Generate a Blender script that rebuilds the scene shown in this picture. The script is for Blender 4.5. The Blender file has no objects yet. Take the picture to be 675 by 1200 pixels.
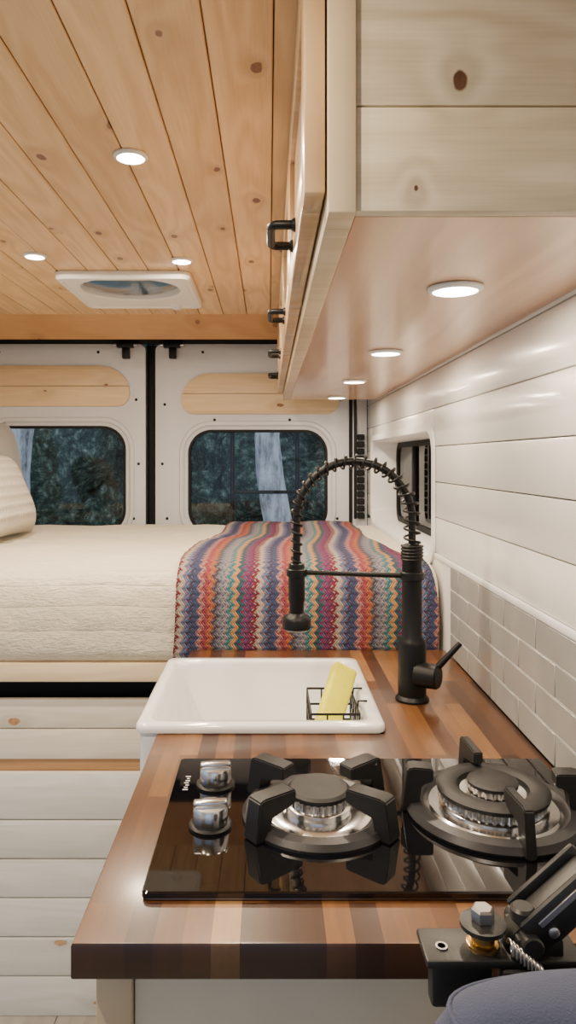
import bpy, bmesh, math, random, bisect
from mathutils import Vector, Matrix, noise
random.seed(4)
S = bpy.context.scene
COL = S.collection

# ---------------------------------------------------------------- node helpers
class G:
    def __init__(s, name):
        s.m = bpy.data.materials.new(name); s.m.use_nodes = True
        s.t = s.m.node_tree; s.t.nodes.clear()
        s.out = s.t.nodes.new('ShaderNodeOutputMaterial')
    def n(s, ty, **kw):
        x = s.t.nodes.new(ty)
        for k, v in kw.items(): setattr(x, k, v)
        return x
    def put(s, sock, v):
        if isinstance(v, bpy.types.NodeSocket): s.t.links.new(v, sock)
        elif v is not None: sock.default_value = v
    def math(s, op, a, b=None, c=None, clamp=False):
        x = s.n('ShaderNodeMath', operation=op); x.use_clamp = clamp
        s.put(x.inputs[0], a)
        if b is not None: s.put(x.inputs[1], b)
        if c is not None: s.put(x.inputs[2], c)
        return x.outputs[0]
    def comb(s, a, b, c=0.0):
        x = s.n('ShaderNodeCombineXYZ')
        s.put(x.inputs[0], a); s.put(x.inputs[1], b); s.put(x.inputs[2], c)
        return x.outputs[0]
    def obj(s):
        tc = s.n('ShaderNodeTexCoord'); sp = s.n('ShaderNodeSeparateXYZ')
        s.t.links.new(tc.outputs['Object'], sp.inputs[0])
        return tc.outputs['Object'], sp.outputs
    def noise(s, vec, scale=5, detail=3, rough=.5, dist=0):
        x = s.n('ShaderNodeTexNoise'); s.put(x.inputs['Vector'], vec)
        x.inputs['Scale'].default_value = scale; x.inputs['Detail'].default_value = detail
        x.inputs['Roughness'].default_value = rough; x.inputs['Distortion'].default_value = dist
        return x.outputs['Fac']
    def ramp(s, fac, stops, interp='LINEAR'):
        x = s.n('ShaderNodeValToRGB'); s.put(x.inputs[0], fac)
        cr = x.color_ramp; cr.interpolation = interp
        while len(cr.elements) < len(stops): cr.elements.new(0.5)
        for e, (p, c) in zip(cr.elements, stops):
            e.position = p; e.color = (c[0], c[1], c[2], 1)
        return x.outputs[0]
    def mix(s, fac, a, b, mode='MIX'):
        x = s.n('ShaderNodeMix', data_type='RGBA', blend_type=mode)
        s.put(x.inputs[0], fac)
        for i, v in ((6, a), (7, b)):
            if isinstance(v, (tuple, list)): x.inputs[i].default_value = (v[0], v[1], v[2], 1)
            else: s.put(x.inputs[i], v)
        return x.outputs[2]
    def bump(s, h, strength=.3, dist=.002):
        x = s.n('ShaderNodeBump'); x.inputs['Strength'].default_value = strength
        x.inputs['Distance'].default_value = dist; s.put(x.inputs['Height'], h)
        return x.outputs[0]
    def bsdf(s, color, rough=.5, metal=0, coat=0, coatr=.1, normal=None, spec=None, emis=None, es=0, sheen=0, trans=0):
        p = s.n('ShaderNodeBsdfPrincipled')
        if isinstance(color, (tuple, list)): p.inputs['Base Color'].default_value = (*color[:3], 1)
        else: s.put(p.inputs['Base Color'], color)
        s.put(p.inputs['Roughness'], rough); p.inputs['Metallic'].default_value = metal
        p.inputs['Coat Weight'].default_value = coat; p.inputs['Coat Roughness'].default_value = coatr
        if normal is not None: s.put(p.inputs['Normal'], normal)
        if spec is not None: p.inputs['Specular IOR Level'].default_value = spec
        if emis: p.inputs['Emission Color'].default_value = (*emis, 1); p.inputs['Emission Strength'].default_value = es
        p.inputs['Sheen Weight'].default_value = sheen
        p.inputs['Transmission Weight'].default_value = trans
        s.t.links.new(p.outputs[0], s.out.inputs[0])
        return s.m

def plain(name, color, rough=.5, metal=0, coat=0, bump=0, bscale=200, var=.06, **k):
    g = G(name); o, sp = g.obj()
    nz = g.noise(o, bscale*.12, 3)
    c = g.mix(nz, tuple(x*(1-var) for x in color), tuple(min(1, x*(1+var)) for x in color))
    nm = g.bump(g.noise(o, bscale, 4), bump, .001) if bump else None
    return g.bsdf(c, rough, metal, coat, normal=nm, **k)

def wood(name, along, across, width, dark, light, var=.25, off=0.0, rough=.4, coat=0.0, knots=(), kd=.55,
         knotcol=(.12, .05, .02), gs=1.0, ringamt=.3):
    g = G(name); o, sp = g.obj()
    a, c = sp[along], sp[across]
    idx = g.math('FLOOR', g.math('DIVIDE', g.math('SUBTRACT', c, off), width))
    wn = g.n('ShaderNodeTexWhiteNoise', noise_dimensions='1D'); g.put(wn.inputs['W'], idx)
    w = wn.outputs['Value']
    ash = g.math('MULTIPLY_ADD', w, 37.0, a)
    kv = g.comb(g.math('MULTIPLY', ash, 3.2), g.math('MULTIPLY', c, 5.5), 0)
    vo = g.n('ShaderNodeTexVoronoi', voronoi_dimensions='2D'); g.put(vo.inputs['Vector'], kv); vo.inputs['Scale'].default_value = 1
    sc = g.n('ShaderNodeSeparateColor'); g.t.links.new(vo.outputs['Color'], sc.inputs[0])
    sel = g.math('GREATER_THAN', sc.outputs[0], kd)
    wob = g.math('MULTIPLY', g.math('SUBTRACT', g.noise(o, 90, 2), .5), .03)
    d = g.math('ADD', vo.outputs['Distance'], wob)
    d = g.math('ADD', d, g.math('MULTIPLY', g.math('SUBTRACT', 1.0, sel), 2.0))
    rad = g.math('MULTIPLY_ADD', sc.outputs[1], .03, .022)
    for (ka, kc, kr) in knots:
        dd = g.math('SQRT', g.math('ADD', g.math('POWER', g.math('MULTIPLY', g.math('ABSOLUTE', g.math('SUBTRACT', a, ka)), 1.25), 2.0),
                                   g.math('POWER', g.math('MULTIPLY', g.math('ABSOLUTE', g.math('SUBTRACT', c, kc)), .85), 2.0)))
        dd = g.math('MULTIPLY_ADD', dd, .045/kr, g.math('MULTIPLY', wob, .4))
        d = g.math('MINIMUM', d, dd)
    near = g.math('POWER', g.math('SUBTRACT', 1.0, g.math('DIVIDE', d, .28), clamp=True), 2.0)
    lowv = g.comb(g.math('MULTIPLY', ash, 1.1*gs), g.math('MULTIPLY', c, 7.0*gs), w)
    low = g.noise(lowv, 1.3, 2, .5)
    rings = g.math('SINE', g.math('ADD', g.math('MULTIPLY', low, 46.0), g.math('ADD', g.math('MULTIPLY', c, 60*gs), g.math('MULTIPLY', near, 9.0))))
    fine = g.noise(g.comb(g.math('MULTIPLY', ash, 6.0*gs), g.math('MULTIPLY', c, 150*gs), w), 1.6, 4, .6)
    t = g.math('ADD', g.math('MULTIPLY_ADD', rings, ringamt*.5, .5), g.math('MULTIPLY', g.math('SUBTRACT', fine, .5), .7), clamp=True)
    col = g.mix(t, dark, light)
    tone = g.math('MULTIPLY_ADD', w, var, 1-var*.55)
    tc = g.n('ShaderNodeCombineColor'); 
    g.put(tc.inputs[0], tone); g.put(tc.inputs[1], g.math('POWER', tone, 1.15)); g.put(tc.inputs[2], g.math('POWER', tone, 1.4))
    col = g.mix(1.0, col, tc.outputs[0], 'MULTIPLY')
    halo = g.math('MULTIPLY', near, .45)
    col = g.mix(halo, col, tuple(x*.55 for x in dark))
    km = g.math('MULTIPLY', g.math('SUBTRACT', rad, d), 120.0, clamp=True)
    kc2 = g.mix(g.noise(o, 160, 2), knotcol, tuple(x*3.2 for x in knotcol))
    col = g.mix(km, col, kc2)
    nm = g.bump(t, .12, .001)
    return g.bsdf(col, rough, 0, coat, .12, normal=nm)

def butcher(name):
    g = G(name); o, sp = g.obj()
    br = g.n('ShaderNodeTexBrick'); br.offset = .37; br.offset_frequency = 2; br.squash = 1
    v = g.comb(sp[1], sp[0], 0)
    g.put(br.inputs['Vector'], v)
    br.inputs['Scale'].default_value = 1; br.inputs['Brick Width'].default_value = .36; br.inputs['Row Height'].default_value = .027
    br.inputs['Mortar Size'].default_value = .0; br.inputs['Bias'].default_value = 0
    br.inputs['Color1'].default_value = (0, 0, 0, 1); br.inputs['Color2'].default_value = (1, 1, 1, 1)
    sc = g.n('ShaderNodeSeparateColor'); g.t.links.new(br.outputs['Color'], sc.inputs[0])
    r = sc.outputs[0]
    base = g.ramp(r, [(0, (.034, .011, .004)), (.2, (.062, .022, .007)), (.45, (.105, .039, .011)), (.7, (.150, .060, .017)),
                      (.88, (.21, .090, .028)), (.96, (.33, .165, .058)), (1, (.38, .21, .085))])
    gv = g.comb(g.math('MULTIPLY_ADD', r, 31.0, g.math('MULTIPLY', sp[1], 7)), g.math('MULTIPLY', sp[0], 130), g.math('MULTIPLY', sp[2], 130))
    fine = g.noise(gv, 1.3, 5, .65)
    low = g.noise(g.comb(g.math('MULTIPLY_ADD', r, 9.0, g.math('MULTIPLY', sp[1], 3)), g.math('MULTIPLY', sp[0], 28), 0), 1.2, 3, .5, 1.2)
    col = g.mix(g.math('MULTIPLY', fine, .75), base, g.mix(.62, base, (.02, .007, .003)))
    k = g.math('MULTIPLY_ADD', low, 1.3, .4)
    kc = g.n('ShaderNodeCombineColor'); [g.put(kc.inputs[i], k) for i in range(3)]
    col = g.mix(.8, col, kc.outputs[0], 'MULTIPLY')
    ge = g.n('ShaderNodeNewGeometry'); ns = g.n('ShaderNodeSeparateXYZ'); g.t.links.new(ge.outputs['True Normal'], ns.inputs[0])
    eg = g.math('MULTIPLY', g.math('SUBTRACT', g.math('ABSOLUTE', ns.outputs[1]), .5), 2.0, clamp=True)
    col = g.mix(eg, col, g.mix(.72, col, (.022, .010, .006)))
    return g.bsdf(col, .33, 0, .35, .16, normal=g.bump(g.noise(o, 260, 3), .08, .0008))

M = {}
M['pine_ceiling'] = wood('pine_ceiling_planks', 1, 0, .086, (.60, .355, .15), (.86, .60, .33), var=.24, off=-1.37, rough=.38, coat=.25, kd=.3, knotcol=(.10, .04, .015), ringamt=.4)
M['pine_cross'] = wood('pine_fascia', 0, 2, .2, (.50, .25, .10), (.68, .40, .18), rough=.4)
M['pine_door'] = wood('pine_cabinet_door', 2, 1, .08, (.46, .28, .13), (.70, .50, .28), rough=.3, coat=.4)
M['pine_end'] = wood('pine_end_boards', 0, 2, .0985, (.50, .42, .285), (.78, .69, .52), var=.1, off=1.6005, rough=.45,
                     knots=((.178, 1.722, .0115), (.137, 1.622, .006)), kd=1.2, knotcol=(.045, .018, .007), ringamt=.5)
M['pine_stile'] = wood('pine_stile', 2, 1, .3, (.52, .40, .24), (.74, .61, .42), rough=.4, kd=1.2)
M['pine_under'] = wood('varnished_cabinet_bottom', 1, 0, .4, (.56, .32, .17), (.76, .50, .30), rough=.28, coat=.55, kd=1.2, gs=.5, ringamt=.5)
M['pine_white'] = wood('whitewashed_pine', 0, 2, .094, (.67, .65, .575), (.86, .85, .80), var=.12, off=.0, rough=.5, kd=.5, knotcol=(.24, .15, .08))
M['pine_drawer'] = wood('light_pine_drawer', 0, 2, .094, (.66, .59, .46), (.84, .78, .66), var=.12, off=.02, rough=.5, kd=.5, knotcol=(.24, .13, .06))
M['pine_light'] = wood('light_pine_trim', 0, 2, .4, (.62, .46, .27), (.80, .65, .43), rough=.45, kd=.9)
M['pine_inset'] = wood('pine_door_inset', 0, 2, .086, (.64, .45, .24), (.82, .63, .39), off=1.66-.086*3, var=.15, rough=.45, kd=.5)
M['butcher'] = butcher('walnut_butcher_block')
M['white_paint'] = plain('white_shiplap_paint', (.79, .775, .745), .3, coat=.25, bump=.03, bscale=60, var=.02)
M['white_trim'] = plain('white_plastic_trim', (.80, .80, .79), .35, var=.02)
M['door_paint'] = plain('van_door_grey_white_paint', (.66, .67, .71), .4, var=.03)
M['tile'] = plain('grey_glazed_tile', (.30, .30, .285), .22, coat=.35, bscale=40, var=.07)
M['grout'] = plain('white_grout', (.72, .71, .67), .8)
M['ceramic'] = plain('white_fireclay', (.86, .86, .85), .07, coat=.8, var=.01)
M['black'] = plain('matte_black_metal', (.0035, .0035, .004), .42, 0, var=.2, spec=.3)
M['blackrub'] = plain('black_rubber', (.006, .006, .007), .65, spec=.3)
M['iron'] = plain('cast_iron_enamel', (.013, .013, .014), .45, 0, bump=.3, bscale=900, spec=.4)
M['irongrey'] = plain('grey_enamel_pan', (.036, .036, .040), .35, .3, bump=.1, bscale=600)
M['chrome'] = plain('brushed_chrome', (.72, .72, .72), .2, 1, var=.05)
M['chrome2'] = plain('satin_steel', (.5, .5, .5), .3, 1, var=.05)
M['brass'] = plain('brass_spacer', (.65, .42, .14), .3, 1)
M['darksteel'] = plain('black_painted_steel', (.016, .017, .018), .38, .1, bump=.15, bscale=400)
M['cream_panel'] = plain('cream_cabinet_panel', (.74, .69, .56), .5)
M['floor'] = wood('vinyl_floor_planks', 1, 0, .15, (.35, .32, .27), (.5, .46, .4), rough=.5, kd=1.2)
M['seat'] = plain('navy_seat_fabric', (.035, .048, .10), .8, bump=.6, bscale=700, sheen=.15)
M['sponge'] = plain('yellow_sponge', (.86, .80, .02), .8, bump=.8, bscale=500, var=.1)
M['greyfab'] = plain('grey_pillow_fabric', (.42, .43, .42), .9, bump=.5, bscale=500, sheen=.3)
M['lidmat'] = plain('smoke_blue_vent_dome', (.055, .11, .18), .15, coat=.5, var=.1)
g = G('tree_bark'); o, sp = g.obj()
M['bark'] = g.bsdf(g.ramp(g.noise(g.comb(g.math('MULTIPLY', sp[0], 9), g.math('MULTIPLY', sp[1], 9), g.math('MULTIPLY', sp[2], 2.5)), 1.5, 5, .65), [(.34, (.22, .21, .2)), (.5, (.70, .68, .66)), (.66, (.97, .95, .93))]), .9, normal=g.bump(g.noise(o, 14, 4), 1, .03))
g = G('dark_foliage'); o, sp = g.obj()
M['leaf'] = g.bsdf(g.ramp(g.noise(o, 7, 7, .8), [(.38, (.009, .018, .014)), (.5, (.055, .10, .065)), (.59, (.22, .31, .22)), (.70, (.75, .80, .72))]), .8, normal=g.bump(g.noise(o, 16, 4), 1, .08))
M['ground'] = plain('outdoor_ground', (.46, .50, .50), .95, bscale=20, var=.3)

g = G('black_tempered_glass'); g.bsdf((.003, .003, .004), .035, 0, .6, .02); M['bglass'] = g.m
g = G('led_lens'); g.bsdf((1, 1, 1), .4, emis=(1, .9, .76), es=22); M['led'] = g.m
def glassmat(name, tint):
    g = G(name)
    tr = g.n('ShaderNodeBsdfTransparent'); tr.inputs[0].default_value = (*tint, 1)
    gs = g.n('ShaderNodeBsdfGlossy'); gs.inputs['Roughness'].default_value = .02
    fr = g.n('ShaderNodeFresnel'); fr.inputs[0].default_value = 1.35
    mx = g.n('ShaderNodeMixShader')
    g.t.links.new(fr.outputs[0], mx.inputs[0]); g.t.links.new(tr.outputs[0], mx.inputs[1]); g.t.links.new(gs.outputs[0], mx.inputs[2])
    g.t.links.new(mx.outputs[0], g.out.inputs[0]); return g.m
M['glass'] = glassmat('tinted_window_glass', (.94, .96, .97))
M['glassdark'] = glassmat('privacy_window_glass', (.42, .48, .58))

# quilt
g = G('cream_matelasse_quilt'); o, sp = g.obj()
w1 = g.math('SINE', g.math('ADD', g.math('MULTIPLY', sp[1], 420), g.math('MULTIPLY', g.noise(o, 14, 2), 6)))
w2 = g.noise(g.comb(g.math('MULTIPLY', sp[0], 60), g.math('MULTIPLY', sp[1], 200), g.math('MULTIPLY', sp[2], 200)), 1, 3, .6)
w3 = g.noise(o, 22, 3, .6)
seam = g.math('POWER', g.math('ABSOLUTE', g.math('SINE', g.math('MULTIPLY', g.math('ADD', sp[2], sp[1]), 52))), .35)
h = g.math('ADD', g.math('MULTIPLY', w2, 1.2), g.math('ADD', seam, g.math('MULTIPLY_ADD', w1, .15, g.math('MULTIPLY', w3, 2.5))))
c = g.mix(w2, (.62, .56, .42), (.82, .755, .61))
M['quilt'] = g.bsdf(c, .9, normal=g.bump(h, .8, .004), sheen=.2)

g = G('cable_knit_pillow'); o, sp = g.obj()
r = g.math('SINE', g.math('MULTIPLY', sp[1], 190))
r2 = g.math('SINE', g.math('ADD', g.math('MULTIPLY', sp[0], 420), g.math('MULTIPLY', r, 1.5)))
h = g.math('ADD', r, g.math('MULTIPLY', r2, .4))
c = g.mix(g.math('MULTIPLY_ADD', h, .3, .5, clamp=True), (.44, .39, .31), (.66, .61, .52))
M['knit'] = g.bsdf(c, .95, normal=g.bump(h, .8, .004), sheen=.3)

# crochet blanket  (uv: u = metres across, v = metres along)
g = G('crochet_stripe_blanket'); uv = g.n('ShaderNodeUVMap'); uv.uv_map = 'UVMap'
sp = g.n('ShaderNodeSeparateXYZ'); g.t.links.new(uv.outputs[0], sp.inputs[0])
u, v = sp.outputs[0], sp.outputs[1]
tri = g.math('PINGPONG', v, .0125)
s_ = g.math('ADD', u, g.math('MULTIPLY', tri, .80))
q = g.math('DIVIDE', s_, .0118)
idx = g.math('FLOOR', q)
fr = g.math('FRACT', q)
pal = [(.15, .022, .035), (.018, .085, .11), (.25, .225, .22), (.36, .12, .045), (.055, .050, .12), (.33, .30, .27), (.16, .035, .10), (.03, .14, .165),
       (.07, .05, .06), (.34, .16, .15), (.075, .12, .23), (.10, .03, .085), (.40, .22, .09), (.17, .175, .21), (.28, .05, .06), (.05, .04, .07)]
def cyc(off, mul):
    f = g.math('FRACT', g.math('MULTIPLY_ADD', idx, mul, off))
    return g.ramp(f, [(i/16, c) for i, c in enumerate(pal)], 'CONSTANT')
cA = cyc(.03, 5/16); cB = cyc(.35, 7/16)
st = g.math('SINE', g.math('MULTIPLY', v, 502)); ed = g.math('SINE', g.math('MULTIPLY', fr, 6.283))
msk = g.math('GREATER_THAN', g.math('MULTIPLY', st, ed), .4)
c = g.mix(g.math('MULTIPLY', msk, .75), cA, cB)
h = g.math('ADD', g.math('MULTIPLY', st, .4), g.math('ABSOLUTE', ed))
M['blanket'] = g.bsdf(c, .9, normal=g.bump(h, .7, .003), sheen=.0, spec=.2)

# ---------------------------------------------------------------- geometry helpers
def empty(name):
    e = bpy.data.objects.new(name, None); COL.objects.link(e); e.empty_display_size = .05; return e
def finish(name, bm, mat, smooth=False, parent=None, recalc=True, ang=40):
    if recalc: bmesh.ops.recalc_face_normals(bm, faces=bm.faces)
    me = bpy.data.meshes.new(name); bm.to_mesh(me); bm.free()
    mats = mat if isinstance(mat, (list, tuple)) else [mat]
    for m_ in mats: me.materials.append(M[m_] if isinstance(m_, str) else m_)
    if smooth:
        for p in me.polygons: p.use_smooth = True
        try: me.set_sharp_from_angle(angle=math.radians(ang))
        except Exception: pass
    o = bpy.data.objects.new(name, me); COL.objects.link(o)
    if parent: o.parent = parent
    return o
def boxes(name, lst, mat, bevel=0, seg=2, parent=None, rot=None):
    bm = bmesh.new()
    for (x0, x1, y0, y1, z0, z1) in lst:
        m4 = Matrix.Translation(((x0+x1)/2, (y0+y1)/2, (z0+z1)/2)) @ Matrix.Diagonal((abs(x1-x0), abs(y1-y0), abs(z1-z0), 1))
        bmesh.ops.create_cube(bm, size=1, matrix=m4)
    if bevel: bmesh.ops.bevel(bm, geom=bm.edges[:], offset=bevel, segments=seg, affect='EDGES', profile=.5)
    if rot: bm.transform(rot)
    return finish(name, bm, mat, bool(bevel), parent)
def rrect(cx, cy, w, h, r, n=6):
    pts = []
    for (sx, sy, a0) in ((1, 1, 0), (-1, 1, 90), (-1, -1, 180), (1, -1, 270)):
        for i in range(n+1):
            a = math.radians(a0 + 90*i/n)
            pts.append((cx + sx*(w/2-r) + r*math.cos(a), cy + sy*(h/2-r) + r*math.sin(a)))
    return pts
def loft(name, loops, mat, cap0=False, cap1=False, smooth=True, parent=None, ang=40, closed=False):
    bm = bmesh.new(); L = [[bm.verts.new(p) for p in lp] for lp in loops]; n = len(L[0])
    pairs = list(zip(L, L[1:])) + ([(L[-1], L[0])] if closed else [])
    for A, B in pairs:
        for i in range(n): bm.faces.new((A[i], A[(i+1) % n], B[(i+1) % n], B[i]))
    if cap0: bm.faces.new(L[0])
    if cap1: bm.faces.new(L[-1])
    return finish(name, bm, mat, smooth, parent, ang=ang)
def frame_to(axis):
    return Vector((0, 0, 1)).rotation_difference(Vector(axis).normalized()).to_matrix()
def lathe(name, prof, c, mat, axis=(0, 0, 1), seg=40, parent=None, ang=35):
    R = frame_to(axis); c = Vector(c); loops = []
    for (r, z) in prof:
        r = max(r, .00005)
        loops.append([c + R @ Vector((r*math.cos(2*math.pi*i/seg), r*math.sin(2*math.pi*i/seg), z)) for i in range(seg)])
    return loft(name, loops, mat, True, True, True, parent, ang)
def cyl(name, p0, p1, r0, r1, mat, parent=None, seg=24):
    p0, p1 = Vector(p0), Vector(p1); L = (p1-p0).length; b = min(r0, r1, L)*.15
    return lathe(name, [(r0-b, 0), (r0, b), (r1, L-b), (r1-b, L)], p0, mat, p1-p0, seg, parent)
def curve_mesh(cu, name, mat, parent, mapf=None, smooth=True):
    ob = bpy.data.objects.new('tmp', cu); COL.objects.link(ob)
    dg = bpy.context.evaluated_depsgraph_get(); dg.update()
    me = bpy.data.meshes.new_from_object(ob.evaluated_get(dg))
    bpy.data.objects.remove(ob)
    bm = bmesh.new(); bm.from_mesh(me); bpy.data.meshes.remove(me)
    bmesh.ops.remove_doubles(bm, verts=bm.verts, dist=1e-5)
    if mapf:
        for v_ in bm.verts: v_.co = Vector(mapf(*v_.co))
    return finish(name, bm, mat, smooth, parent)
def tube(name, pts, r, mat, parent=None, cyclic=False, res=3):
    cu = bpy.data.curves.new('c', 'CURVE'); cu.dimensions = '3D'; cu.bevel_depth = r; cu.bevel_resolution = res; cu.use_fill_caps = True
    s_ = cu.splines.new('POLY'); s_.points.add(len(pts)-1)
    for i, p in enumerate(pts): s_.points[i].co = (*p, 1)
    s_.use_cyclic_u = cyclic
    return curve_mesh(cu, name, mat, parent)
def plate(name, outer, holes, t, mat, mapf, parent=None, bevel=0):
    cu = bpy.data.curves.new('c', 'CURVE'); cu.dimensions = '2D'; cu.fill_mode = 'BOTH'; cu.extrude = t/2-bevel; cu.bevel_depth = bevel; cu.bevel_resolution = 1
    if bevel: cu.offset = -bevel
    for lp in [outer]+list(holes):
        s_ = cu.splines.new('POLY'); s_.points.add(len(lp)-1)
        for i, p in enumerate(lp): s_.points[i].co = (p[0], p[1], 0, 1)
        s_.use_cyclic_u = True
    return curve_mesh(cu, name, mat, parent, mapf)

WX = .417
LX = -1.37
CZ = 1.90
DY = 3.0
# ---------------------------------------------------------------- floor / ceiling
boxes('floor', [(x, x+.149, -1.6, 3.04, -.02, 0) for x in [LX-.05+.15*i for i in range(12)]]+[(-1.42, .5, -1.6, 3.04, -.05, -.02)], 'floor', .0015, 1)
ce = empty('ceiling')
vx0, vx1, vy0, vy1 = -.585, -.245, 2.02, 2.375
pl = []
x = LX; W = .086
while x < WX+.01:
    a, b = x+.0008, x+W-.0008
    if b > vx0 and a < vx1:
        pl.append((a, b, -1.2, vy0, CZ, CZ+.014)); pl.append((a, b, vy1, 2.6, CZ, CZ+.014))
        if a < vx0: pl.append((a, vx0, vy0, vy1, CZ, CZ+.014))
        if b > vx1: pl.append((vx1, b, vy0, vy1, CZ, CZ+.014))
    else: pl.append((a, b, -1.2, 2.6, CZ, CZ+.014))
    x += W
boxes('ceiling_planks', pl, 'pine_ceiling', .0018, 1, ce)
boxes('roof_backing', [(LX-.06, vx0, -1.2, 3.05, CZ+.0145, CZ+.03), (vx1, .56, -1.2, 3.05, CZ+.0145, CZ+.03), (vx0, vx1, -1.2, vy0, CZ+.0145, CZ+.03), (vx0, vx1, vy1, 3.05, CZ+.0145, CZ+.03)], 'blackrub', 0, 1, ce)
bm = bmesh.new()
vs = [bm.verts.new(p) for X_ in (LX, WX) for p in ((X_, 2.6, 1.902), (X_, 2.80, 1.842), (X_, 2.805, 1.858), (X_, 2.605, 1.914))]
for f in ((0, 1, 5, 4), (1, 2, 6, 5), (2, 3, 7, 6), (3, 0, 4, 7), (0, 3, 2, 1), (4, 5, 6, 7)): bm.faces.new([vs[i] for i in f])
finish('trim_rear_fascia', bm, 'pine_cross')

# roof vent
rv = empty('roof_vent')
cx, cy = (-.605-.225)/2, (1.995+2.40)/2
def L2(w, h, r, z, oy=0, n=8): return [(p[0], p[1]+oy, z) for p in rrect(cx, cy, w, h, r, n)]
OY = 2.135-cy
loft('vent_frame', [L2(.385, .41, .03, 1.8985), L2(.385, .41, .03, 1.884), L2(.375, .40, .028, 1.878), L2(.352, .372, .03, 1.8765), L2(.346, .366, .03, 1.880), L2(.336, .356, .04, 1.880),
                    L2(.306, .270, .1349, 1.8775, OY), L2(.296, .262, .1309, 1.880, OY), L2(.290, .256, .1279, 1.893, OY), L2(.288, .254, .1269, 1.93, OY)], 'white_trim', parent=rv, ang=25)
loft('vent_dome', [L2(.288, .254, .1269, 1.8965, OY), L2(.24, .21, .1049, 1.886, OY), L2(.17, .15, .0749, 1.878, OY), L2(.09, .08, .0399, 1.874, OY), L2(.01, .01, .0049, 1.873, OY)], 'lidmat', True, True, parent=rv, ang=80)
loft('vent_outer_cap', [L2(.36, .38, .06, 1.931), L2(.36, .38, .06, 1.96), L2(.28, .30, .06, 1.985)], 'white_trim', True, True, parent=rv)
lathe('vent_knob', [(.016, 0), (.014, -.012), (.0, -.013)], (cx+.11, 2.355, 1.879), 'white_trim', parent=rv)

def puck(name, x, y, z, r, power, col=(1, .82, .60)):
    e = empty(name)
    lathe('trim_ring', [(r*1.0, -.0005), (r, -.003), (r*.9, -.006), (r*.82, -.006), (r*.80, -.003), (r*.80, -.0005)], (x, y, z), 'white_trim', parent=e)
    lathe('led_lens', [(r*.79, -.0062), (r*.7, -.0066), (0, -.0067)], (x, y, z), 'led', parent=e)
    ld = bpy.data.lights.new('led_lamp', 'AREA'); ld.shape = 'DISK'; ld.size = r*1.4; ld.energy = power; ld.color = col
    lo = bpy.data.objects.new('led_lamp', ld); COL.objects.link(lo); lo.location = (x, y, z-.009); lo.parent = e
for (x, y) in ((-.241, 1.239), (-.608, 1.845), (-.232, 1.89), (-.62, 1.239), (-.24, .45), (-.62, .45)):
    puck('recessed_ceiling_light', x, y, CZ, .030, 7.3)
for y in (.952, 1.519, 2.08, 2.62):
    puck('under_cabinet_light', .25, y, 1.600, .037, 2.3)

# ---------------------------------------------------------------- right wall
wr = empty('wall_right')
H = (1.80, 2.86, 1.12, 1.44)
zs = [1.136, 1.2245, 1.313, 1.402, 1.498, 1.594, 1.69, 1.785, 1.90]
lst = []
for z0, z1 in zip(zs, zs[1:]):
    z0 += .0009; z1 -= .0009
    if z0 < H[3]:
        lst += [(WX, WX+.013, -1.2, H[0], z0, z1), (WX, WX+.013, H[1], 3.0, z0, z1)]
        if z1 > H[3]: lst.append((WX, WX+.013, H[0], H[1], H[3], z1))
    else: lst.append((WX, WX+.013, -1.2, 3.0, z0, z1))
boxes('shiplap_boards', lst, 'white_paint', .0022, 2, wr)
boxes('wall_backing', [(WX+.0135, WX+.03, -1.6, H[0], 0, 1.93), (WX+.0135, WX+.03, H[1], 3.04, 0, 1.93), (WX+.0135, WX+.03, H[0], H[1], 0, H[2]), (WX+.0135, WX+.03, H[0], H[1], H[3], 1.93)], 'blackrub', 0, 1, wr)
boxes('lower_panel', [(WX, WX+.013, -1.2, .58, 0, 1.122), (WX, WX+.013, 1.625, 3.0, 0, 1.122), (WX+.004, WX+.013, .58, 1.625, 0, .90)], 'white_paint', 0, 1, wr)
boxes('trim_backsplash', [(WX-.003, WX+.012, -1.2, H[0]-.02, 1.123, 1.1355)], 'white_trim', .002, 2)
bs = empty('tile_backsplash')
boxes('grout_bed', [(WX+.0005, WX+.013, .58, 1.625, .9215, 1.1228)], 'grout', 0, 1, bs)
lst = []
TH, TL = .0505, .150
for r_ in range(4):
    z0 = .9208+r_*TH; y = .58-(TL/2 if r_ % 2 else 0)
    while y < 1.62:
        a, b = max(y, .58)+.0015, min(y+TL, 1.625)-.0015
        if b-a > .01: lst.append((WX-.002, WX+.006, a, b, z0+.0015, z0+TH-.0015))
        y += TL
boxes('subway_tiles', lst, 'tile', .0010, 1, bs)

# side window in right wall
w3 = empty('window_3')
yc, zc = (H[0]+H[1])/2, (H[2]+H[3])/2; wy, wz = H[1]-H[0], H[3]-H[2]
def LW(w, h, r, x): return [(x, p[0], p[1]) for p in rrect(yc, zc, w, h, r, 8)]
loft('window_surround', [LW(wy+.05, wz+.05, .07, WX-.0005), LW(wy+.048, wz+.048, .07, WX-.006), LW(wy+.006, wz+.006, .06, WX-.006), LW(wy-.004, wz-.004, .058, WX), LW(wy-.01, wz-.01, .055, .525)], 'white_trim', parent=w3)
loft('window_gasket', [LW(wy-.01, wz-.01, .055, .524), LW(wy-.012, wz-.012, .055, .512), LW(wy-.05, wz-.05, .04, .512), LW(wy-.052, wz-.052, .04, .524)], 'blackrub', parent=w3)
loft('window_glass', [LW(wy-.03, wz-.03, .045, .519), LW(wy-.03, wz-.03, .045, .523)], 'glassdark', True, True, parent=w3)
boxes('window_mullion', [(.508, .519, 2.50, 2.525, 1.145, 1.415)], 'blackrub', .002, 1, w3)

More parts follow.
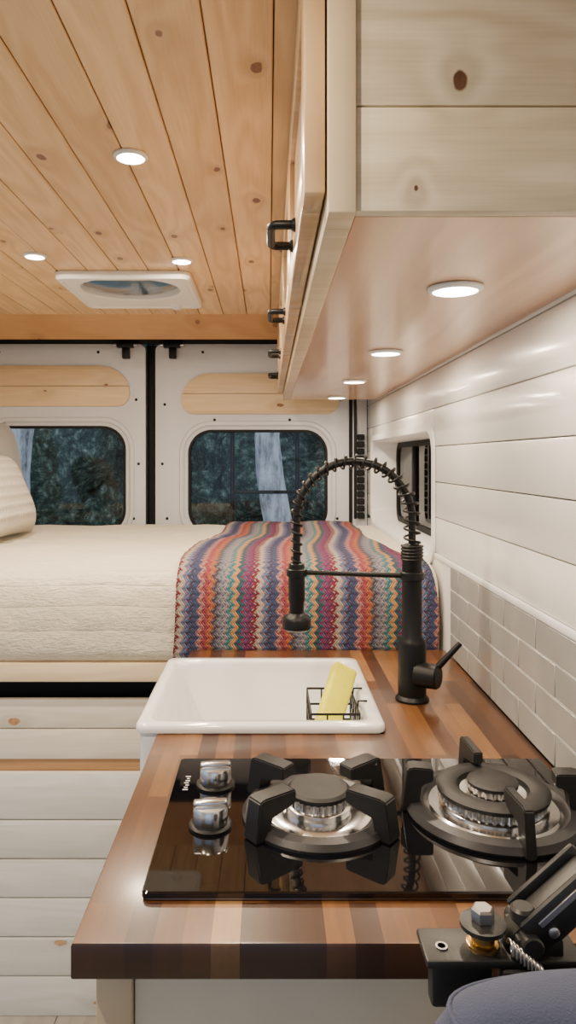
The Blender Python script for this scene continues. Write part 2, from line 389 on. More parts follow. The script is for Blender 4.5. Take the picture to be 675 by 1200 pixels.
# ---------------------------------------------------------------- left wall (sliding door opening toward the front)
boxes('wall_left', [(LX-.04, LX, 1.55, 3.04, 0, 1.93), (LX-.04, LX, -1.6, 0.0, 0, 1.93), (LX-.04, LX, 0, 1.55, 1.78, 1.93), (LX-.04, LX, 0, 1.55, 0, .06)], 'white_paint', 0)

# ---------------------------------------------------------------- rear doors
def rear_door(i, x0, x1, wx0, wx1, wz0, wz1, ix0, ix1, iz0, iz1):
    d = empty('door_%d' % i)
    mp = lambda u, v_, w: (u, DY+w, v_)
    hole = rrect((wx0+wx1)/2, (wz0+wz1)/2, wx1-wx0, wz1-wz0, .095, 10)
    plate('door_skin', rrect((x0+x1)/2, .93, x1-x0, 1.85, .03, 6), [hole], .024, 'door_paint', mp, d, .003)
    def LL(g_, y): return [(p[0], y, p[1]) for p in rrect((wx0+wx1)/2, (wz0+wz1)/2, wx1-wx0+g_, wz1-wz0+g_, .095+g_/2, 10)]
    loft('window_rib', [LL(.085, DY-.012), LL(.075, DY-.020), LL(.05, DY-.020), LL(.035, DY-.012)], 'door_paint', parent=d)
    win = empty('window_%d' % i)
    loft('window_seal', [LL(.010, DY-.0125), LL(.004, DY-.018), LL(-.010, DY-.018), LL(-.014, DY-.008), LL(-.012, DY+.01)], 'blackrub', parent=win)
    loft('window_glass', [LL(-.004, DY+.004), LL(-.004, DY+.008)], 'glass', True, True, parent=win)
    def arc(cx_, cz_, rx, rz, a0, a1, n=10): return [(cx_+rx*math.cos(math.radians(a0+(a1-a0)*k/n)), cz_+rz*math.sin(math.radians(a0+(a1-a0)*k/n))) for k in range(n+1)]
    def shape(x0_, x1_, z0_, z1_):
        h2 = z1_-z0_
        return (arc(x1_-h2*.75, z0_+h2*.34, h2*.75, h2*.66, 0, 90) + arc(x0_+h2*.75, z0_+h2*.34, h2*.75, h2*.66, 90, 180)
                + arc(x0_+h2*.3, z0_+h2*.34, h2*.3, h2*.34, 180, 270) + arc(x1_-h2*.3, z0_+h2*.34, h2*.3, h2*.34, 270, 360))
    mp2 = lambda u, v_, w: (u, DY-.018+w, v_)
    zm = (iz0+iz1)/2
    P = shape(ix0, ix1, iz0, iz1)
    def dedupe(P):
        o_ = [P[0]]
        for p in P[1:]:
            if (Vector(p)-Vector(o_[-1])).length > 1e-4: o_.append(p)
        return o_
    up = dedupe([p for p in P if p[1] >= zm-.0001])
    xr = max(p[0] for p in P); xl = min(p[0] for p in P)
    plate('inset_board_upper', [(up[0][0], zm+.001)]+up+[(up[-1][0], zm+.001)], [], .012, 'pine_inset', mp2, d, .0015)
    k0 = [j for j, p in enumerate(P) if p[1] < zm-.0001]
    n = len(P); st_ = [j for j in k0 if (j-1) % n not in k0][0]
    run = [];  j = st_
    while j % n in k0: run.append(P[j % n]); j += 1
    run = dedupe(run)
    plate('inset_board_lower', [(xl, zm-.001)]+run+[(xr, zm-.001)], [], .012, 'pine_inset', mp2, d, .0015)
    for (sx, sz) in ((x0+.03, 1.35), (x1-.03, 1.35), (x0+.04, 1.60), (x1-.04, 1.62), (x0+.05, 1.12), (x1-.05, 1.12), (x0+.25, 1.535), (x1-.25, 1.535), (x0+.2, 1.82), (x1-.2, 1.82)):
        lathe('clip_cap', [(.006, 0), (.006, .002), (.003, .004), (0, .004)], (sx, DY-.012, sz), 'blackrub', axis=(0, -1, 0), seg=12, parent=d)
    return d
rear_door(1, -1.335, -.518, -1.18, -.606, 1.06, 1.505, -1.24, -.584, 1.592, 1.762)
rear_door(2, -.478, .338, -.335, .243, 1.06, 1.489, -.368, .296, 1.56, 1.73)
p = empty('wall_rear')
boxes('door_gap_seal', [(-.5165, -.479, 3.013, 3.03, .0, 1.853), (.3395, .3515, 2.99, 3.03, 0, 1.853), (LX, -1.337, 2.99, 3.03, 0, 1.853)], 'blackrub', 0, 2, p)
boxes('door_bulb_seal', [(-.513, -.508, 2.985, 3.013, .0, 1.853), (-.488, -.483, 2.985, 3.013, 0, 1.853)], 'blackrub', .002, 2, p)
boxes('door_header_seal', [(LX, .42, 2.985, 3.03, 1.857, 1.914)], 'blackrub', .002, 2, p)
boxes('pillar_panel', [(.352, .415, 3.0, 3.03, 0, 1.855)], 'door_paint', .003, 2, p)
boxes('pillar_trim_ribs', [(.372, .402, 2.975, 3.0, 1.12+.03*i, 1.144+.03*i) for i in range(12)], 'blackrub', .003, 1, p)
cyl('pillar_strut', (.362, 2.97, 1.12), (.362, 2.97, 1.7), .006, .006, 'black', p)
for lx in (-.60, -.405):
    e = empty('door_latch')
    boxes('latch_body', [(lx-.035, lx+.035, 2.95, 2.984, 1.835, 1.862)], 'black', .004, 2, e)
    boxes('latch_arm', [(lx-.012, lx+.018, 2.955, 2.984, 1.79, 1.838)], 'black', .004, 2, e)
    cyl('latch_pin', (lx-.05, 2.968, 1.848), (lx+.05, 2.968, 1.848), .007, .007, 'chrome2', e, 12)

ld = empty('rear_ladder')
for X_ in (-.16, .125): tube('ladder_rail', [(X_, 3.12, .4), (X_, 3.12, 1.8)], .010, 'black', ld)
for Z_ in (.6, .92, 1.225, 1.53): tube('ladder_rung', [(-.16, 3.12, Z_), (.125, 3.12, Z_)], .008, 'black', ld)
for Z_ in (.7, 1.75):
    for X_ in (-.16, .125): tube('ladder_standoff', [(X_, 3.032, Z_), (X_, 3.12, Z_)], .009, 'black', ld)

# ---------------------------------------------------------------- overhead cabinet
oc = empty('overhead_cabinet')
Y0, Y1 = .66, 2.75
boxes('end_board', [(.0815, WX-.0005, Y0, Y0+.015, 1.6005, 1.6975), (.0815, WX-.0005, Y0, Y0+.015, 1.699, 1.8995)], 'pine_end', .0012, 2, oc)
boxes('face_stile', [(.055, .081, Y0-.004, Y0+.045, 1.598, 1.8995), (.055, .081, Y1-.045, Y1, 1.598, 1.8995)], 'pine_stile', .0015, 2, oc)
boxes('face_rail', [(.055, .081, Y0+.0455, Y1-.0455, 1.598, 1.64), (.055, .081, Y0+.0455, Y1-.0455, 1.87, 1.8995)], 'pine_stile', .0015, 2, oc)
boxes('bottom_panel', [(.0815, WX-.0005, Y0+.0155, Y1, 1.6005, 1.612)], 'pine_under', .001, 1, oc)
boxes('far_end_board', [(.0815, WX-.0005, Y1-.015, Y1, 1.6125, 1.8995)], 'pine_end', .001, 1, oc)
dy = (Y1-.665)/4
for i in range(4):
    a, b = .665+dy*i+.002, .665+dy*(i+1)-.002
    boxes('door_frame_%d' % i, [(.033, .053, a, a+.055, 1.62, 1.893), (.033, .053, b-.055, b, 1.62, 1.893), (.033, .053, a+.0553, b-.0553, 1.62, 1.675), (.033, .053, a+.0553, b-.0553, 1.84, 1.893)], 'pine_door', .002, 2, oc)
    boxes('door_panel_%d' % i, [(.041, .05, a+.054, b-.054, 1.673, 1.842)], 'pine_door', 0, 1, oc)
    m_ = (a+b)/2+.005; z = 1.6625
    tube('pull_bar_%d' % i, [(.033, m_-.044, z), (.010, m_-.044, z), (.005, m_-.040, z), (.003, m_-.034, z), (.003, m_+.034, z), (.005, m_+.040, z), (.010, m_+.044, z), (.033, m_+.044, z)], .0058, 'black', oc)
    for q_ in (-1, 1): cyl('pull_foot_%d' % i, (.033, m_+q_*.044, z), (.028, m_+q_*.044, z), .009, .007, 'black', oc)

# ---------------------------------------------------------------- countertop + cabinet
CT = .92
outer = [(-.184, .66), (WX-.001, .66), (WX-.001, 1.675), (-.184, 1.675), (-.184, 1.556), (.1885, 1.556), (.1885, 1.165), (-.184, 1.165)]
ct = plate('butcher_block_countertop', outer, [], .035, 'butcher', lambda u, v_, w: (u, v_, CT-.0175+w), None, .003)
kc = empty('kitchen_cabinet')
boxes('corner_post', [(-.167, -.132, .685, .72, 0, .884), (-.167, -.132, 1.62, 1.655, 0, .884), (-.167, -.14, 1.10, 1.14, 0, .884), (-.167, -.14, 1.58, 1.615, 0, .884)], 'pine_stile', .002, 2, kc)
boxes('end_panel', [(-.131, .41, .693, .706, 0, .884)], 'cream_panel', .001, 1, kc)
boxes('side_door', [(-.163, -.145, .73, 1.09, .08, .87), (-.163, -.145, 1.15, 1.57, .08, .69)], 'pine_white', .002, 2, kc)
boxes('back_panel', [(-.131, .41, 1.64, 1.655, 0, .884), (-.14, .41, .72, 1.62, .05, .07)], 'cream_panel', 0, 1, kc)

# ---------------------------------------------------------------- sink
sk = empty('farmhouse_sink')
sx0, sx1, sy0, sy1 = -.214, .1865, 1.168, 1.552
scx, scy, sw, sh = (sx0+sx1)/2, (sy0+sy1)/2, sx1-sx0, sy1-sy0
def LS(dx, r, z, ex=0): return [(p[0], p[1], z) for p in rrect(scx+ex/2, scy, sw-dx+ex, sh-dx, r, 8)]
loft('basin', [LS(.01, .012, .695), LS(0, .014, .705), LS(0, .014, .9205), LS(-.012, .018, .9212), LS(-.014, .02, .926), LS(-.012, .02, .9315), LS(-.004, .018, .935), LS(.030, .022, .935), LS(.037, .026, .932),
               LS(.041, .030, .924), LS(.052, .04, .80), LS(.068, .05, .762), LS(.12, .06, .745), LS(.3, .04, .742)], 'ceramic', True, True, parent=sk, ang=60)
lathe('drain', [(.042, 0), (.042, .002), (.03, .003), (.02, -.0), (0, -.0)], (scx, scy, .7425), 'chrome', parent=sk)

cd = empty('wire_sink_caddy')
bx0, bx1, by0, by1, bz0, bz1 = .074, .158, 1.235, 1.375, .866, .926
for z in (bz0, (bz0+bz1)/2, bz1): tube('wire_loop', [(bx0, by0, z), (bx1, by0, z), (bx1, by1, z), (bx0, by1, z)], .0022, 'black', cd, True)
for k in range(6):
    y = by0+(by1-by0)*k/5
    tube('wire_rib', [(bx0, y, bz1), (bx0, y, bz0), (bx1, y, bz0), (bx1, y, bz1)], .0016, 'black', cd)
for k in range(4):
    xx = bx0+(bx1-bx0)*k/3
    tube('wire_end', [(xx, by0, bz1), (xx, by0, bz0), (xx, by1, bz0), (xx, by1, bz1)], .0016, 'black', cd)
for y in (1.27, 1.34): tube('wire_hook', [(bx1, y, bz1), (bx1+.002, y, .9375), (.176, y, .9375)], .0018, 'black', cd)
ax = Vector((.046, .085, .098)).normalized(); zt = Vector((1, 0, 0)); zt = (zt-ax*zt.dot(ax)).normalized(); yt = ax.cross(zt)
zt2 = (zt*math.cos(.35)+yt*math.sin(.35)); yt2 = ax.cross(zt2)
RM = Matrix((zt2, yt2, ax)).transposed().to_4x4()
boxes('yellow_sponge', [(-.0235, .0235, -.014, .014, -.060, .062)], 'sponge', .007, 3, rot=Matrix.Translation((.124, 1.312, .930)) @ RM)

# ---------------------------------------------------------------- faucet
fc = empty('spring_faucet')
FX, FY = .268, 1.328
lathe('base', [(.031, 0), (.031, .004), (.028, .008), (.026, .010), (.026, .105), (.024, .112), (.0185, .120), (.0185, .262), (.0195, .264), (.0195, .285), (.015, .29), (.012, .292)], (FX, FY, CT+.0002), 'black', parent=fc)
for k in range(5): lathe('collar_ring_%d' % k, [(.0205, 0), (.0215, .0015), (.0205, .003)], (FX, FY, CT+.262+k*.006), 'black', parent=fc)
hx = .052; R = (FX-hx)/2; ccx = (FX+hx)/2; zc_ = 1.366-R
path = []
for k in range(12): path.append(Vector((FX, FY, 1.205+(zc_-1.205)*k/12)))
for k in range(61): a = math.pi*k/60; path.append(Vector((ccx+R*math.cos(a), FY, zc_+R*math.sin(a))))
for k in range(1, 14): path.append(Vector((hx, FY, zc_-(zc_-1.175)*k/13)))
tube('hose', path, .0072, 'black', fc)
cum = [0]
for a, b in zip(path, path[1:]): cum.append(cum[-1]+(b-a).length)
tot = cum[-1]; hp = []; turns = 27; N = turns*16
for k in range(N+1):
    s_ = tot*k/N; j = min(max(bisect.bisect(cum, s_)-1, 0), len(path)-2)
    f = (s_-cum[j])/(cum[j+1]-cum[j]); P_ = path[j].lerp(path[j+1], f); T = (path[j+1]-path[j]).normalized()
    Nn = T.cross(Vector((0, 1, 0))).normalized(); ph = 2*math.pi*turns*k/N
    rr = .0150-.0060*min(1, s_/tot)
    hp.append(P_+Nn*math.cos(ph)*rr+Vector((0, 1, 0))*math.sin(ph)*rr)
tube('spring_coil', hp, .0022, 'black', fc, res=2)
lathe('spray_head', [(.008, 0), (.0145, -.004), (.0155, -.012), (.0155, -.07), (.0135, -.078), (.0135, -.095), (.024, -.102), (.027, -.108), (.0265, -.124), (.02, -.128), (0, -.128)], (hx, FY, 1.178), 'black', parent=fc)
cyl('support_arm', (FX-.012, FY, 1.152), (hx+.01, FY, 1.158), .0048, .0048, 'black', fc)
lathe('arm_collar', [(.020, 0), (.0225, .002), (.0225, .014), (.020, .016)], (FX, FY, 1.144), 'black', parent=fc)
lathe('holder_ring', [(.016, 0), (.0195, .002), (.0195, .014), (.016, .016)], (hx, FY, 1.150), 'black', parent=fc)
cyl('handle_hub', (FX+.005, FY-.010, .972), (FX+.042, FY-.035, .972), .024, .022, 'black', fc)
cyl('handle_lever', (FX+.034, FY-.026, .980), (FX+.082, FY-.032, 1.034), .0066, .0050, 'black', fc)

# ---------------------------------------------------------------- cooktop
ck = empty('gas_cooktop')
gx0, gx1, gy0, gy1 = -.130, .400, .722, 1.046
gcx, gcy = (gx0+gx1)/2, (gy0+gy1)/2
def LG(d, z): return [(p[0], p[1], z) for p in rrect(gcx, gcy, gx1-gx0-d, gy1-gy0-d, .006, 4)]
loft('steel_tray', [LG(.012, CT+.0003), LG(.004, CT+.0008), LG(.004, CT+.003)], 'chrome2', True, True, parent=ck)
loft('glass_top', [LG(0, CT+.003), LG(0, CT+.008), LG(.003, CT+.0095)], 'bglass', True, True, parent=ck, ang=20)
GT = CT+.0095
def fin(name, c, ang, r0, r1, hz, th, parent):
    prof = [(r0, hz-.016), (r0, hz-.001), (r0+.002, hz), (r1-.012, hz+.001), (r1-.006, hz-.002), (r1, .004), (r1, 0), (r1-.020, 0), (r1-.022, hz-.022), (r0+.012, hz-.018)]
    bm = bmesh.new(); A = []; B = []
    for (r, z) in prof: A.append(bm.verts.new((r, -th/2, z))); B.append(bm.verts.new((r, th/2, z)))
    bm.faces.new(A); bm.faces.new(B[::-1])
    for i in range(len(A)): bm.faces.new((A[i], A[(i+1) % len(A)], B[(i+1) % len(A)], B[i]))
    bmesh.ops.bevel(bm, geom=bm.edges[:], offset=.0016, segments=2, affect='EDGES')
    bm.transform(Matrix.Translation((c[0], c[1], GT)) @ Matrix.Rotation(ang, 4, 'Z'))
    finish(name, bm, 'iron', True, parent)
def serr(name, c, r, z0, z1, n, mat):
    bm = bmesh.new(); L = []
    for z in (z0, z1):
        lp = []
        for i in range(n*4):
            a = 2*math.pi*i/(n*4); rr = r*(1 if i % 4 < 2 else .96)
            lp.append(bm.verts.new((c[0]+rr*math.cos(a), c[1]+rr*math.sin(a), z)))
        L.append(lp)
    for i in range(n*4): bm.faces.new((L[0][i], L[0][(i+1) % (n*4)], L[1][(i+1) % (n*4)], L[1][i]))
    bm.faces.new(L[1]); bm.faces.new(L[0][::-1])
    finish(name, bm, mat, False, ck)
c1 = (.062, .882)
lathe('burner_pan_left', [(.094, 0), (.095, .004), (.090, .010), (.078, .012), (.072, .009), (.068, .005), (.045, .003), (.04, .003)], (*c1, GT), 'irongrey', parent=ck, seg=64)
lathe('burner_bowl_left', [(.066, .0045), (.06, .007), (.042, .008), (.036, .006), (0, .006)], (*c1, GT), 'chrome', parent=ck, seg=64)
lathe('burner_body_left', [(.040, .004), (.040, .014), (.037, .016)], (*c1, GT), 'chrome', parent=ck, seg=48)
serr('burner_head_left', c1, .037, GT+.014, GT+.026, 30, 'chrome')
lathe('burner_cap_left', [(.034, 0), (.039, .002), (.039, .006), (.035, .009), (.020, .0095), (0, .008)], (*c1, GT+.026), 'iron', parent=ck, seg=48)
for k in range(4): fin('grate_arm_left_%d' % k, c1, math.radians(38+90*k if k % 2 == 0 else 52+90*k), .046, .106, .048, .024, ck)
c2 = (.280, .888)
lathe('burner_pan_right', [(.106, 0), (.108, .004), (.103, .011), (.090, .013), (.085, .010), (.082, .005), (.06, .003)], (*c2, GT), 'irongrey', parent=ck, seg=64)
lathe('burner_bowl_right', [(.083, .0045), (.078, .009), (.066, .010), (.06, .006), (0, .006)], (*c2, GT), 'chrome', parent=ck, seg=64)
lathe('burner_body_right', [(.067, .004), (.067, .013), (.064, .015)], (*c2, GT), 'chrome', parent=ck, seg=48)
serr('burner_head_right', c2, .064, GT+.013, GT+.024, 44, 'chrome')
lathe('burner_ring_right', [(.060, 0), (.068, .002), (.069, .007), (.064, .010), (.050, .011), (.044, .008), (.043, .002)], (*c2, GT+.024), 'iron', parent=ck, seg=64)
lathe('burner_dish_right', [(.044, .0), (.040, .003), (.030, .002), (0, .002)], (*c2, GT+.024), 'chrome', parent=ck, seg=48)
serr('burner_core_right', c2, .029, GT+.024, GT+.034, 20, 'chrome')
lathe('burner_core_cap', [(.027, 0), (.031, .0015), (.031, .005), (.026, .008), (0, .007)], (*c2, GT+.034), 'iron', parent=ck, seg=40)
for k in range(4): fin('grate_arm_right_%d' % k, c2, math.radians(90*k+(4 if k % 2 else -6)), .048 if k % 2 else .074, .112, .054, .012 if k % 2 else .024, ck)
for c in (c1, c2): lathe('igniter', [(.003, 0), (.003, .018), (.001, .022)], (c[0]-.048, c[1]-.005, GT+.004), 'white_trim', seg=10, parent=ck)
for (kx, ky) in ((-.072, .960), (-.070, .853)):
    lathe('knob_base', [(.026, 0), (.026, .003), (.023, .005)], (kx, ky, GT), 'black', parent=ck)
    lathe('knob', [(.0205, .004), (.0215, .008), (.0210, .022), (.0195, .025), (0, .0255)], (kx, ky, GT), 'chrome', parent=ck)
    boxes('knob_grip', [(-.0205, .0205, -.0055, .0055, 0, .008)], 'chrome', .003, 3, ck, rot=Matrix.Translation((kx, ky, GT+.0235)) @ Matrix.Rotation(.12, 4, 'Z'))
for i in range(7):
    boxes('print_mark_%d' % i, [(-.115+.0012*(i % 3), -.108-.001*(i % 2), .945+.0065*i, .9468+.0065*i, GT+.0001, GT+.0004)], 'white_trim', 0, 1, ck)

# ---------------------------------------------------------------- bed
bb = empty('bed_platform')
bx1_ = WX-.001
rows = [(0.0, .098), (.100, .194), (.196, .290), (.292, .386), (.388, .482), (.484, .600)]
boxes('lower_front', [(LX+.001, bx1_, 1.745, 1.76, a, b-.0012) for a, b in rows], 'pine_white', .003, 2, bb)
boxes('drawer_front', [(LX+.001, bx1_, 1.745, 1.76, .632, .706), (LX+.001, bx1_, 1.745, 1.76, .708, .780)], 'pine_drawer', .003, 2, bb)
boxes('inner_rail', [(LX+.001, bx1_, 1.762, 1.80, .58, .65)], 'pine_cross', .002, 2, bb)
boxes('top_rail', [(LX+.001, bx1_, 1.712, 1.745, .832, .877)], 'pine_light', .003, 2, bb)
boxes('slot_shade_sheet', [(LX+.001, bx1_, 1.80, 1.81, .60, .839)], 'blackrub', 0, 1, bb)  # black sheet added behind the slot, its colour stands in for shade
boxes('platform_board', [(LX+.001, bx1_, 1.7455, 2.96, .84, .8775)], 'pine_light', .001, 1, bb)
boxes('platform_support', [(LX+.001, LX+.05, 1.82, 2.95, 0, .839), (bx1_-.05, bx1_, 1.82, 2.95, 0, .839), (LX+.05, bx1_-.05, 2.2, 2.22, 0, .839)], 'pine_cross', 0, 1, bb)

ctrl = [(1.728, .8785), (1.708, .90), (1.703, .96), (1.706, 1.03), (1.73, 1.083), (1.80, 1.104), (1.95, 1.108), (2.3, 1.106), (2.7, 1.108), (2.88, 1.10), (2.935, 1.06), (2.945, .98), (2.93, .88)]
def catmull(P, n=8):
    out = []
    for i in range(len(P)-1):
        p0, p1, p2, p3 = (Vector(P[max(i-1, 0)]), Vector(P[i]), Vector(P[i+1]), Vector(P[min(i+2, len(P)-1)]))
        for k in range(n):
            t = k/n; out.append(.5*((2*p1)+(-p0+p2)*t+(2*p0-5*p1+4*p2-p3)*t*t+(-p0+3*p1-3*p2+p3)*t**3))
    out.append(Vector(P[-1])); return out
prof = catmull(ctrl, 9)
cumP = [0]
for a, b in zip(prof, prof[1:]): cumP.append(cumP[-1]+(b-a).length)
LT = cumP[-1]
def sec(s_):
    s_ = min(max(s_, 0), LT-1e-6); j = bisect.bisect(cumP, s_)-1; j = min(j, len(prof)-2)
    f = (s_-cumP[j])/(cumP[j+1]-cumP[j]); p_ = prof[j].lerp(prof[j+1], f); t = (prof[j+1]-prof[j]).normalized()
    return p_, Vector((-t.y, t.x))
def bedpt(x, s_, off):
    p_, n_ = sec(s_)
    d = noise.noise(Vector((x*5, s_*6, 1.3)))*.007+noise.noise(Vector((x*14, s_*18, 4.3)))*.0035
    e = min(1, s_/.05)
    q_ = p_+n_*(d*e+off)
    return (x, q_.x, q_.y)
def cloth(name, fx0, fx1, s0, s1, nx, ns, off, mat, thick=0, fold=None):
    bm = bmesh.new(); uvl = bm.loops.layers.uv.new('UVMap'); grid = []
    for i in range(nx+1):
        row = []
        for j in range(ns+1):
            s_ = s0+(s1-s0)*j/ns; a, b = fx0(s_), fx1(s_); x = a+(b-a)*i/nx
            ex = fold(x, s_) if fold else 0
            row.append((bm.verts.new(bedpt(x, s_, off+ex)), x-a, s_))
        grid.append(row)
    for i in range(nx):
        for j in range(ns):
            q_ = [grid[i][j], grid[i+1][j], grid[i+1][j+1], grid[i][j+1]]
            f = bm.faces.new([t[0] for t in q_])
            for lp, t in zip(f.loops, q_): lp[uvl].uv = (t[1], t[2])
    o = finish(name, bm, mat, True, None, ang=180)
    if thick:
        m_ = o.modifiers.new('thick', 'SOLIDIFY'); m_.thickness = thick; m_.offset = 0
    return o
mt = cloth('mattress_with_quilt', lambda s: LX+.004, lambda s: WX-.008, 0, LT, 170, 150, 0, 'quilt')
e0 = [bedpt(LX+.004, LT*j/150, 0) for j in range(151)]; e1 = [bedpt(WX-.008, LT*j/150, 0) for j in range(151)]
bm = bmesh.new(); bm.faces.new([bm.verts.new(p_) for p_ in e0]); bm.faces.new([bm.verts.new(p_) for p_ in e1[::-1]])
q_ = [bm.verts.new(p_) for p_ in (e0[0], e1[0], e1[-1], e0[-1])]; bm.faces.new(q_)
o = finish('mattress_sides', bm, 'quilt'); o.parent = mt
def lx_(s):
    t = max(0, (s-.2)/1.15)
    return -.232+.10*t+.010*math.sin(s*9)
def rx_(s): 
    t = max(0, (s-.12)/1.15)
    return .398-.085*min(1, t*2.0)+.012*math.sin(s*7)
cloth('striped_crochet_blanket', lx_, rx_, .018, LT-.20, 110, 150, .010, 'blanket', .007,
      fold=lambda x, s: .0035*(1+noise.noise(Vector((x*9, s*4, 9)))) )

def pillow(name, w, h, t, mat, M4, nz=3):
    n = 36; bm = bmesh.new(); T_ = []; B_ = []
    for i in range(n+1):
        rt, rb = [], []
        for j in range(n+1):
            u, v_ = 2*i/n-1, 2*j/n-1
            k = (max(0, 1-u**4)*max(0, 1-v_**4))**.55
            pinch = 1-.06*(1-abs(v_)**2)*abs(u)**3; pinch2 = 1-.06*(1-abs(u)**2)*abs(v_)**3
            x, y = u*w/2*pinch, v_*h/2*pinch2
            wr_ = noise.noise(Vector((x*9, y*9, nz)))*.008
            rt.append(bm.verts.new((x, y, t/2*k+wr_*k))); rb.append(bm.verts.new((x, y, -t/2*k+wr_*k)) if 0 < i < n and 0 < j < n else rt[-1])
        T_.append(rt); B_.append(rb)
    for i in range(n):
        for j in range(n):
            bm.faces.new((T_[i][j], T_[i+1][j], T_[i+1][j+1], T_[i][j+1]))
            f = [B_[i][j], B_[i][j+1], B_[i+1][j+1], B_[i+1][j]]
            try: bm.faces.new(f)
            except ValueError: pass
    o = finish(name, bm, mat, True, ang=180); o.matrix_world = M4; return o
def lean(c, deg, yaw=0):
    return Matrix.Translation(c) @ Matrix.Rotation(math.radians(yaw), 4, 'Z') @ Matrix.Rotation(math.radians(-deg), 4, 'Y') @ Matrix(((0, 0, 1, 0), (1, 0, 0, 0), (0, 1, 0, 0), (0, 0, 0, 1)))
pillow('knit_pillow', .42, .29, .17, 'knit', lean((-.905, 2.30, 1.248), 24, -3))
pillow('grey_pillow', .38, .40, .13, 'greyfab', lean((-1.06, 2.755, 1.325), 10, 0), 7)

# ---------------------------------------------------------------- foreground seat + hinge bracket
st = empty('van_seat')
def se(cx_, cy_, a, b, z, n=2.6, N=48):
    return [(cx_+a*abs(math.cos(t))**(2/n)*math.copysign(1, math.cos(t)), cy_+b*abs(math.sin(t))**(2/n)*math.copysign(1, math.sin(t)), z) for t in [2*math.pi*i/N for i in range(N)]]
SX = .252; DZ = -.009
loft('backrest', [se(SX, .40, .13, .04, .40), se(SX, .40, .15, .055, .46), se(SX, .42, .155, .055, .8), se(SX, .435, .154, .054, .93), se(SX, .441, .152, .050, .99+DZ), se(SX, .444, .148, .044, 1.015+DZ), se(SX, .445, .136, .036, 1.032+DZ), se(SX, .445, .118, .026, 1.042+DZ), se(SX, .445, .08, .014, 1.0475+DZ)], 'seat', True, True, parent=st, ang=180)
loft('seat_cushion', [se(SX, .20, .14, .2, .30), se(SX, .20, .155, .22, .34), se(SX, .20, .155, .22, .42), se(SX, .20, .14, .2, .46)], 'seat', True, True, parent=st, ang=180)
boxes('seat_pedestal', [(.13, .37, .05, .38, .0, .30)], 'black', .01, 2, st)
tube('seam_piping', [(p_[0], p_[1], p_[2]) for p_ in se(SX, .445, .138, .037, 1.0305+DZ)], .0018, 'seat', st, True)

hb = empty('hinge_bracket')
boxes('mount_post', [(.200, .222, .534, .556, 0.0, 1.0082)], 'darksteel', .002, 1, hb)
boxes('mount_foot', [(.17, .25, .505, .585, 0.0, .008)], 'darksteel', .002, 1, hb)
boxes('base_plate', [(.112, .225, .503, .540, 1.008, 1.014)], 'darksteel', .0018, 2, hb)
boxes('front_lip', [(.116, .160, .506, .520, .978, 1.0082)], 'darksteel', .003, 2, hb)
boxes('rear_gusset', [(.165, .235, .500, .515, .960, 1.0082)], 'darksteel', .003, 2, hb)
lathe('plate_hole_rim', [(.0045, 0), (.0045, .0012), (.003, .0012), (.003, 0)], (.126, .518, 1.014), 'chrome2', seg=16, parent=hb)
bxp = (.157, .521)
lathe('bolt_washer', [(.012, 0), (.012, .002), (.010, .003)], (*bxp, 1.014), 'brass', parent=hb)
lathe('bolt_spacer', [(.0085, 0), (.0085, .011)], (*bxp, 1.016), 'brass', parent=hb)
lathe('bolt_flange', [(.0155, 0), (.0165, .001), (.0165, .004), (.010, .0055)], (*bxp, 1.0265), 'darksteel', parent=hb)
lathe('hex_bolt', [(.0075, 0), (.0085, .001), (.0085, .0085), (.0068, .010), (0, .010)], (*bxp, 1.0315), 'chrome2', seg=6, parent=hb, ang=20)
sprp = []
for k in range(16*9+1):
    a = 2*math.pi*k/16; f = k/(16*9)
    sprp.append((.172+.022*f, .507+.0045*math.cos(a)-.006*f, 1.022+.0045*math.sin(a)-.016*f))
tube('tension_spring', sprp, .0011, 'chrome2', hb)
R_ = Matrix.Translation((.198, .525, 1.032)) @ Matrix.Rotation(math.radians(-42), 4, 'Y')
boxes('pivot_arm', [(-.028, .052, -.010, .010, -.009, .009)], 'darksteel', .003, 2, hb, rot=R_)
boxes('pivot_arm_cheek', [(-.012, .055, -.017, -.011, -.014, .014), (-.012, .055, .011, .017, -.014, .014)], 'darksteel', .003, 2, hb, rot=R_)
boxes('pivot_strip', [(.0, .050, -.0188, -.0172, .004, .0085)], 'chrome2', .0004, 1, hb, rot=R_)
for k, xx in enumerate((.004, .044)): lathe('cheek_screw_%d' % k, [(.004, 0), (.004, .0015), (.0025, .0025), (0, .0025)], R_ @ Vector((xx, -.017, -.004)), 'chrome2', axis=(0, -1, 0), seg=14, parent=hb)
cyl('pivot_pin', (.188, .503, 1.022), (.188, .545, 1.022), .008, .008, 'darksteel', hb)
boxes('pivot_bridge', [(.178, .212, .508, .540, 1.010, 1.026)], 'darksteel', .003, 2, hb)
lathe('pivot_knob', [(.007, 0), (.009, .002), (.009, .009), (.007, .011), (0, .011)], (.186, .520, 1.032), 'darksteel', parent=hb)

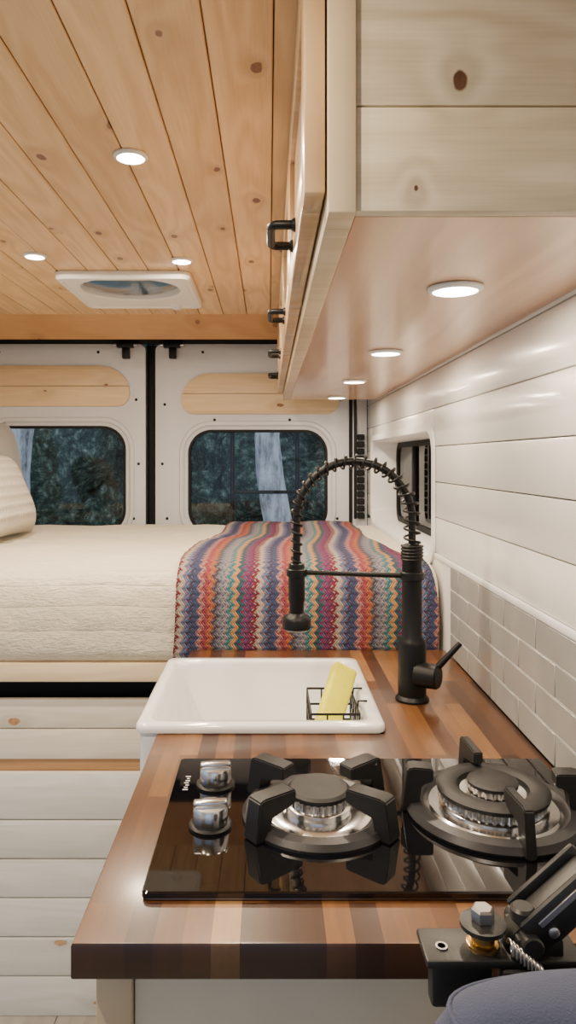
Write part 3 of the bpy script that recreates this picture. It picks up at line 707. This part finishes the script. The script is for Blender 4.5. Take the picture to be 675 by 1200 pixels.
# ---------------------------------------------------------------- outside
boxes('ground_outside', [(-16, 16, -12, 26, -.65, -.55)], 'ground', 0)
def tree(x, y, r, hgt, seed):
    e = empty('tree'); random.seed(seed)
    loops = []
    for k in range(14):
        z = -.549+hgt*k/13; rr = r*(1.35 if k == 0 else 1-.035*k)
        loops.append([(x+.12*math.sin(k*.6+seed)+rr*(1+.10*noise.noise(Vector((math.cos(a)*2, math.sin(a)*2, z*1.5+seed))))*math.cos(a), y+rr*math.sin(a), z) for a in [2*math.pi*i/20 for i in range(20)]])
    loft('trunk', loops, 'bark', True, True, parent=e)
    bm = bmesh.new()
    for k in range(16):
        c = Vector((x+random.uniform(-.6, .6), y+random.uniform(-.5, .8), hgt-.3+random.uniform(-.3, 1.0)))
        bmesh.ops.create_icosphere(bm, subdivisions=2, radius=random.uniform(.25, .45), matrix=Matrix.Translation(c))
    for v_ in bm.verts: v_.co += Vector((noise.noise(v_.co*4), noise.noise(v_.co*4+Vector((9, 0, 0))), noise.noise(v_.co*4+Vector((0, 9, 0)))))*.25
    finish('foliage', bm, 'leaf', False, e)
tree(.10, 7.0, .16, 4.6, 1); tree(-2.38, 7.0, .16, 4.6, 2); tree(2.5, 8, .2, 4.6, 5); tree(-5.0, 8.5, .2, 4.6, 6)
random.seed(8); bm = bmesh.new()
for k in range(400):
    c = Vector((random.uniform(-11, 9), random.uniform(10.5, 13.5), random.uniform(.2, 3.6)))
    bmesh.ops.create_icosphere(bm, subdivisions=2, radius=random.uniform(.3, .75), matrix=Matrix.Translation(c))
for v_ in bm.verts: v_.co += Vector((noise.noise(v_.co*5), noise.noise(v_.co*5+Vector((9, 0, 0))), noise.noise(v_.co*5+Vector((0, 9, 0)))))*.35
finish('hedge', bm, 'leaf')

# ---------------------------------------------------------------- world
w = bpy.data.worlds.new('dusk'); S.world = w; w.use_nodes = True
bg = w.node_tree.nodes['Background']; bg.inputs[0].default_value = (.62, .73, .93, 1); bg.inputs[1].default_value = .95

# ---------------------------------------------------------------- camera
cam = bpy.data.cameras.new('camera'); co = bpy.data.objects.new('camera', cam); COL.objects.link(co)
co.location = (0, 0, 1.37); co.rotation_euler = (math.radians(90), 0, 0)
cam.sensor_fit = 'AUTO'; cam.sensor_width = 36; cam.lens = 832/1200*36
cam.shift_x = 22.5/1200; cam.shift_y = -62/1200; cam.clip_start = .02
S.camera = co
